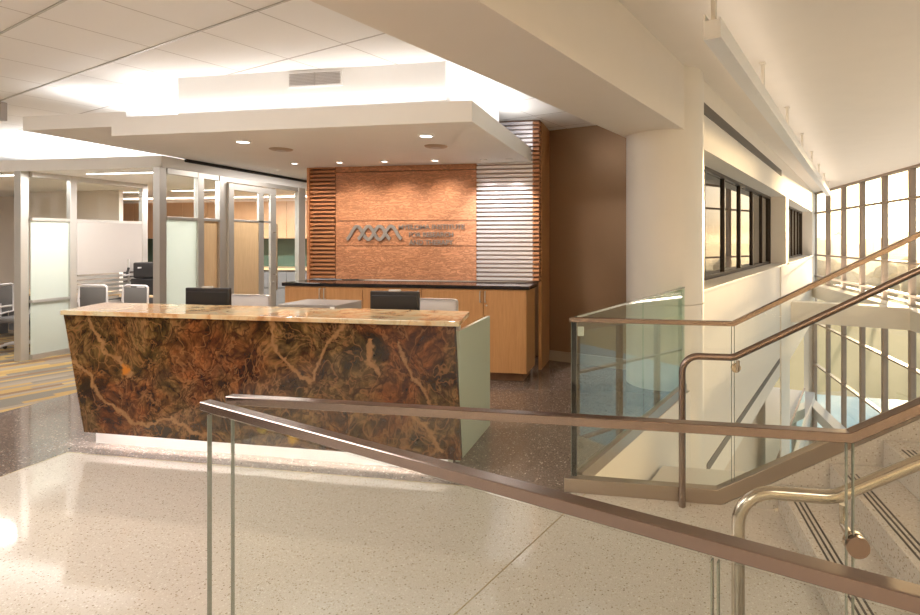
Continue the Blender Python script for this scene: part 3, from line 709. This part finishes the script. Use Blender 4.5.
for x, y, rz, ln, lab in ((-8.95, 6.12, 0, .9, 'linear ceiling light in the leftmost office'), (-6.93, 6.20, 0, 1.05, 'linear ceiling light behind the office corner post'), (-7.5, 8.6, 0, 2.0, 'long linear ceiling light deep in the offices')):
    t = thing('linear_light', lab, 'ceiling light', (x, y, 2.51), rz, 'linear lights in the offices', world=False)
    MB().box(-ln/2-.02, ln/2+.02, -.05, .05, -.012, -.001).build('housing', M['white'], t)
    MB().box(-ln/2, ln/2, -.035, .035, -.016, -.012).build('diffuser', M['linear_lens'], t)
    l = area('linear_lamp', (0, 0, -.03), ln, .06, {.9: 24, 1.05: 60, 2.0: 130}[ln], COOL); l.parent = t
ds = thing('office_desk', 'maple office worktop in front of the grey board partition', 'desk', (-7.5, 7.2, 0))
MB().box(-8.01, -6.7, 7.12, 7.56, .72, .75, .003).build('desktop', M['maple_pale'], ds)
for x in (-7.98, -6.8): MB().box(x, x+.04, 7.16, 7.52, 0, .72).build('leg', M['plastic_grey'], ds)
mp = thing('multifunction_printer', 'black multifunction printer on the office worktop', 'printer', (-7.6, 7.35, .75))
MB().box(-7.86, -7.36, 7.18, 7.52, .75, 1.0, .012).build('paper_tray', M['black_plastic'], mp)
MB().box(-7.84, -7.33, 7.20, 7.52, 1.005, 1.25, .02).build('scanner', M['black_plastic'], mp)
MB().box(-7.74, -7.60, 7.175, 7.18, .84, .90).build('output_slot', M['plastic_grey'], mp)
MB().box(-7.74, -7.68, 7.19, 7.20, 1.16, 1.18).build('button_panel', M['plastic_grey'], mp)
ma = thing('monitor_arm', 'small grey monitor arm and tray clamped to the office worktop', 'monitor arm', (-7.97, 7.25, .75))
MB().tube([(-7.97, 7.25, .75), (-7.97, 7.25, 1.30)], .014, 10).build('pole', M['alu'], ma, True)
MB().box(-8.0, -7.88, 7.14, 7.20, 1.05, 1.07, .004).build('tray', M['plastic_grey'], ma)
MB().tube([(-7.97, 7.25, 1.16), (-7.94, 7.2, 1.09), (-7.92, 7.18, 1.07)], .018, 8).build('arm', M['black_plastic'], ma, True)
task_chair((-7.74, 6.74, 0), PI+.08, 'grey mesh office chair at the left end of the office worktop', M['mesh_grey'], 'mesh office chairs', solid=False)
task_chair((-7.08, 6.82, 0), PI-.05, 'grey mesh office chair in front of the black printer', M['mesh_grey'], 'mesh office chairs', solid=False)
task_chair((-8.95, 6.45, 0), PI/2+.3, 'white framed office chair left of the left partition post', M['mesh_grey'], 'mesh office chairs', solid=False)
d2 = thing('office_desk', 'office desk with maple top left of the left partition post', 'desk', (-9.6, 7.3, 0))
MB().box(-10.9, -8.15, 7.0, 7.65, .72, .75, .003).build('desktop', M['maple_pale'], d2)
MB().box(-10.8, -8.2, 7.6, 7.64, .05, .72).build('modesty_panel', M['grey_cabinet'], d2)
for x in (-10.85, -8.2): MB().box(x, x+.04, 7.05, 7.6, 0, .72).build('leg', M['grey_cabinet'], d2)
struct(MB().box(-11.5, -9.44, 8.4, 8.48, 0, 2.51).build('wall_office', M['beige']))

# ------------------------------------------------------------------ guardrails
RS = [(-.017, -.011), (-.015, -.013), (.015, -.013), (.017, -.011), (.017, .011), (.015, .013), (-.015, .013), (-.017, .011)]
def sweep(path, sec): return MB().tube(path, .02, sec=sec)
TAN = .53
# guard A: nearest, runs along the X' direction
A0 = Vector((-1.335, 1.476)); 
def ap(s, z): p = A0+NV*s; return (p.x, p.y, z)
ga = thing('glass_guardrail', 'nearest glass guardrail crossing the foreground diagonally under a flat metal rail', 'guardrail', (A0.x, A0.y, 0))
sweep([ap(-.01, 1.088), ap(4.2, 1.088)], RS).build('top_rail', M['steel_rail'], ga)
for s0, s1 in ((.015, 1.535), (1.548, 3.06), (3.073, 4.18)):
    a, b = ap(s0, 0), ap(s1, 0); t2 = D1*.0065
    MB().hexa([(a[0]-t2.x, a[1]-t2.y), (b[0]-t2.x, b[1]-t2.y), (b[0]+t2.x, b[1]+t2.y), (a[0]+t2.x, a[1]+t2.y)], .02, 1.065).build('glass_panel', M['glass'], ga)
    if s0 < 2: 
        for e, sg_ in ((a, 1), (b, -1)):
            q = NV*.003*sg_; MB().hexa([(e[0]-t2.x-q.x*0, e[1]-t2.y), (e[0]+t2.x, e[1]+t2.y), (e[0]+t2.x-q.x, e[1]+t2.y-q.y), (e[0]-t2.x-q.x, e[1]-t2.y-q.y)], .02, 1.06).build('glass_edge', M['glass_edge'], ga)
a, b = ap(0, 0), ap(4.18, 0); t2 = D1*.03
MB().hexa([(a[0]-t2.x, a[1]-t2.y), (b[0]-t2.x, b[1]-t2.y), (b[0]+t2.x, b[1]+t2.y), (a[0]+t2.x, a[1]+t2.y)], 0, .10, .003).build('base_shoe', M['shoe'], ga)

XB = .525                                       # where both stair rails start to climb
def stair_guard(yc, x0, xe, label, shoe_front, rail_sec, name_x):
    g = thing('glass_guardrail', label, 'guardrail', (x0, yc, 0))
    zt = 1.088 if yc < 2 else 1.092
    sweep([(x0, yc, zt), (XB, yc, zt), (xe, yc, zt+(xe-XB)*TAN)], rail_sec).build('top_rail', M['steel_rail'] if yc < 2 else M['steel'], g)
    zt2 = zt-.012
    MB().profile([(x0+.012, .03), (XB-.008, .03), (XB-.008, zt2), (x0+.012, zt2)], 'y', yc-.0065, yc+.0065).build('glass_panel', M['glass'], g)
    r = XB+.008
    MB().profile([(r, .03+.004), (xe-.02, .03+(xe-.02-XB)*TAN), (xe-.02, zt2+(xe-.02-XB)*TAN), (r, zt2+.004)], 'y', yc-.0065, yc+.0065).build('glass_panel', M['glass'], g)
    for ex in (x0+.012, XB-.008, XB+.008):
        MB().box(ex-.0015, ex+.0015, yc-.0067, yc+.0067, .03, zt2-.002).build('glass_edge', M['glass_edge'], g)
    MB().profile([(x0-.03, 0), (.45, 0), (xe, (xe-.45)*.54), (xe, (xe-.45)*.54+.085), (.43, .088), (x0-.03, .088)], 'y', yc-.035, yc+.035).build('base_shoe', M['shoe'], g, bevel=.003)
    MB().profile([(.46, 0), (xe, (xe-.45)*.54), (xe, (xe-.45)*.54-.35), (.75, 0)], 'y', yc-.032, yc+.032).build('stringer', M['terrazzo_light'], g)
    return g
RSC = [(-.020, -.012), (-.018, -.014), (.018, -.014), (.020, -.012), (.020, .012), (.018, .014), (-.018, .014), (-.020, .012)]
XE = 3.3
gb = stair_guard(1.545, -1.315, XE, 'second glass guardrail from the front, its metal rail bending up beside the stair', 0, RS, 0)
gc = stair_guard(3.466, -.475, XE, 'far glass guardrail at the edge of the atrium void, bronze rail bending up', 0, RSC, 0)
# handrails on pipes
def handrail(y, xp, z, side, par_y, label):
    t = thing('pipe_handrail', label, 'handrail', (xp, y, 0))
    r = .095; path = [(xp, y, 0), (xp, y, z-r)]
    for i in range(1, 9):
        a = PI/2*i/8; path.append((xp+r-r*cos(a), y, z-r+r*sin(a)))
    path += [(XB-.03, y, z), (XB+.0, y, z+.006), (XB+.03, y, z+.022), (XE, y, z+(XE-XB)*TAN+.006)]
    MB().tube(path, .0205 if y > 2 else .0185, 20).build('rail_pipe', M['steel'] if y > 2 else M['steel_pipe'], t, True)
    dy = par_y-y
    for bx_ in (XB+.015, XB+1.45, XB+2.55):
        zb = z-.01+max(0, bx_-XB)*TAN
        b = MB().tube([(bx_, y, zb-.015), (bx_, y, zb-.07), (bx_, y+dy*.25, zb-.075), (bx_, par_y-dy*.15, zb-.075)], .0105, 10).build('bracket', M['steel_pipe'], t, True)
        MB().lathe([(.029, 0), (.029, .012), (.027, .014), (.006, .014), (.006, .017)], m=Matrix.Translation((bx_+.0, par_y+(.012 if dy < 0 else -.0065), zb-.075)) @ Matrix.Rotation(-PI/2 if dy < 0 else PI/2, 4, 'X') @ Matrix.Scale(-1 if dy < 0 else 1, 4, (0, 0, 1)), seg=28).build('bracket_disc', M['steel_pipe'], b, True)
        if dy < 0: MB().lathe([(.028, 0), (.028, .012)], m=Matrix.Translation((bx_, par_y-.008, zb-.075)) @ Matrix.Rotation(PI/2, 4, 'X'), seg=28).build('bracket_disc', M['steel'], b, True)
    return t
handrail(1.635, .262, .885, 1, 1.545, 'near stainless pipe handrail with a post standing left of the stair treads')
handrail(3.375, .220, .905, 1, 3.466, 'far bronze-toned pipe handrail with a post in front of the atrium guard')

# W-leg of the atrium guard (towards the column) with its return pane
G0 = wp(*[0, 0]); gs = Vector((-.44, 3.50)); ge = Vector((.404, 5.914)); u = (ge-gs).normalized(); nn = Vector((u.y, -u.x))
gd = thing('glass_guardrail', 'green tinted glass guard running back from the corner towards the round column', 'guardrail', (gs.x, gs.y, 0))
def slab(p, q, t, z0, z1, nm, m, bev=0):
    k = Vector(((q-p).y, -(q-p).x)).normalized()*t/2
    return MB().hexa([tuple(p-k), tuple(q-k), tuple(q+k), tuple(p+k)], z0, z1, bev).build(nm, m, gd)
mid = gs+u*1.28
slab(gs+u*.01, mid-u*.005, .014, .03, 1.095, 'glass_panel', M['glass_green']); slab(mid+u*.005, ge, .014, .03, 1.095, 'glass_panel', M['glass_green'])
slab(gs, ge, .02, 1.095, 1.108, 'top_edge', M['glass_edge']); slab(gs+u*.04, ge, .06, 0, .09, 'base_shoe', M['shoe'])
slab(ge-nn*.0, ge-nn*.42, .014, .03, 1.105, 'glass_panel', M['glass_green'])
MB().box(-.462, -.430, 3.474, 3.482, .0, 1.09).build('corner_edge', M['dark_gap'], gd)
clp = MB().box(-.425, -.385, 3.476, 3.486, .985, 1.045, .002).build('glass_clip', M['panel_green'], gd)

# ------------------------------------------------------------------ staircase
st = thing('staircase', 'light terrazzo stair with dark grip strips climbing to the right between the guards', 'staircase', (.79, 2.5, 0))
RISE, RUN = .1505, .284
for i in range(9):
    x = .775+RUN*i; z = RISE*(i+1)
    s_ = MB().box(x, x+RUN+.012, 1.585, 3.428, z-RISE, z, .004).build('step', M['terrazzo_light'], st)
    for k in range(3):
        MB().box(x+.035+k*.026, x+.035+k*.026+.010, 1.72, 3.29, z, z+.0015).build('grip_strip', M['strip_dark'], s_)
MB().box(.775+RUN*9, 6.3, 1.585, 3.428, RISE*9, RISE*10).build('top_landing', M['terrazzo_light'], st)

# ------------------------------------------------------------------ linear fixture hung in the atrium
lf = thing('linear_pendant', 'long white linear light fixture hanging along the atrium ceiling', 'ceiling light', wp(3.84, -.88, 3.0))
DF0, DF1, NF = 3.84, 19.4, -.95
MB().wbox(DF0, DF1, NF, NF+.012, 3.0, 3.17).build('side_panel', M['white'], lf)
MB().wbox(DF0, DF1, NF, NF+.12, 2.99, 3.004).build('bottom_panel', M['white'], lf)
MB().wbox(DF0, DF1, NF+.105, NF+.117, 3.0, 3.13).build('side_panel', M['white'], lf)
MB().wbox(DF0, DF0+.01, NF+.012, NF+.105, 3.0, 3.12).build('end_cap', M['white'], lf)
MB().wbox(DF0+.02, DF1, NF+.04, NF+.08, 3.02, 3.06).build('lamp_tray', M['white'], lf)
for i in range(8):
    d = DF0+.03+i*2.2
    MB().wbox(d, d+.05, NF+.045, NF+.075, 3.06, 3.45).build('hanger', M['wall_cream'], lf)
    MB().wbox(d-.03, d+.05, NF+.03, NF+.09, 3.435, 3.449).build('ceiling_plate', M['wall_cream'], lf)
area('linear_pendant_lamp', wp((DF0+DF1)/2, NF+.06, 3.15), .06, DF1-DF0-.4, 9, (1, .86, .70), (PI, 0, WR))

# ------------------------------------------------------------------ lower glass guard and outdoors
lg = thing('lower_glass_guard', 'small glass guard at the storey below, seen through the atrium void', 'guardrail', wp(16, NW, -4.4))
MB().wbox(12.6, 20, NW-.06, NW-.045, -4.4, -3.35).build('glass_panel', M['glass_green'], lg)
MB().wbox(12.6, 20, NW-.08, NW-.03, -3.35, -3.31).build('top_rail', M['steel'], lg)

def outdoor():
    gm = mat('outdoor_ground', (.3, .3, .2), .8); g = G(gm); v = g.co()
    f = g.noise(v, .05, 4); sepg = g.N('SeparateXYZ'); g.L(v, sepg.inputs[0])
    lawn = g.mix(f, (.52, .37, .14), (.70, .52, .25))
    g.base(lawn)
    o = MB().box(-200, 1200, -200, 1500, -9.6, -9.2).build('ground', gm); struct(o)
    wm = mat('plaza_paving', (.28, .46, .48), .35); gg = G(wm); vv = gg.co(); gg.base(gg.mix(gg.noise(vv, .4, 4), (.24, .50, .50), (.44, .64, .62)))
    pts = []
    for i in range(25):
        a = PI*i/24; pts.append((22+26*cos(a), 27+16*sin(a)+3*sin(3*a)))
    pts = [(6.8, -20)]+[(60, -20)]+[(48, 27)]+pts[1:-1]+[(6.8, 27)]
    struct(MB().hexa(pts, -9.2, -9.1).build('plaza', wm))
    tm = mat('hazy_foliage', (.16, .13, .07), .9); g3 = G(tm); g3.base(g3.mix(g3.noise(g3.co(), 1.5, 3), (.42, .32, .18), (.52, .40, .24)))  # distance haze put into the leaf colour as a pale brown
    bk = mat('tree_bark', (.10, .07, .05), .9)
    rnd = random.Random(3)
    def tree(x, y, h, label):
        t = thing('tree', label, 'tree', (x, y, -9.2), 0, 'trees beyond the glass wall', world=False)
        c = bmesh.new()
        for k in range(7):
            r = h*rnd.uniform(.16, .26); m = Matrix.Translation((rnd.uniform(-.22, .22)*h, rnd.uniform(-.22, .22)*h, h*rnd.uniform(.4, .78)))
            bmesh.ops.create_icosphere(c, subdivisions=2, radius=r, matrix=m)
        for vt in c.verts: vt.co += Vector((rnd.uniform(-1, 1), rnd.uniform(-1, 1), rnd.uniform(-1, 1)))*h*.02
        mb = MB(); mb.bm.free(); mb.bm = c; mb.build('crown', tm, t)
        MB().tube([(0, 0, 0), (.1, 0, h*.3), (0, .1, h*.6)], [h*.03, h*.022, h*.012], 8).build('trunk', bk, t, True)
    for k in range(18):
        az = radians(9+k*2.0); dist = (95, 122, 80)[k % 3]+rnd.uniform(-3, 3)
        tree(dist*sin(az), dist*cos(az), rnd.uniform(6.2, 8.8)*(dist/100)**.2, 'hazy brown tree in the belt of trees on the horizon outside')
    bm_ = mat('far_building_facade', (.42, .34, .27), .8); gb_ = G(bm_)
    for az, dist, w_, h, lab in ((17.9, 330, 4.5, 14.0, 'pale tower block on the skyline near the left end of the glass wall'), (21.4, 520, 30, 11.6, 'long low building on the skyline left of the sun'), (15.9, 260, 14, 10.9, 'low building on the skyline at the left end of the glass wall')):
        a = radians(az); t = thing('far_building', lab, 'building', (dist*sin(a), dist*cos(a), -9.2), -a, 'buildings on the skyline', world=False)
        MB().box(-w_/2, w_/2, -6, 6, 0, h).build('building_block', bm_, t); MB().box(-w_/5, w_/6, -3, 3, h, h+.9).build('roof_plant', bm_, t)
outdoor()
# thin warm morning haze over the fields outside
hz = bpy.data.materials.new('morning_haze'); hz.use_nodes = True; hz.node_tree.nodes.clear()
vs = hz.node_tree.nodes.new('ShaderNodeVolumeScatter'); vo_ = hz.node_tree.nodes.new('ShaderNodeOutputMaterial'); hz.node_tree.links.new(vs.outputs[0], vo_.inputs['Volume'])
vs.inputs['Color'].default_value = (1, .86, .66, 1); vs.inputs['Density'].default_value = .0028; vs.inputs['Anisotropy'].default_value = .55
hb = MB().box(14, 300, 58, 290, -9.0, 3.5).build('haze', hz); tag(hb, 'thin golden morning haze lying over the ground outside the glass wall', 'haze', kind='stuff')
for o in S.objects:
    if 'world_parts' in o: del o['world_parts']
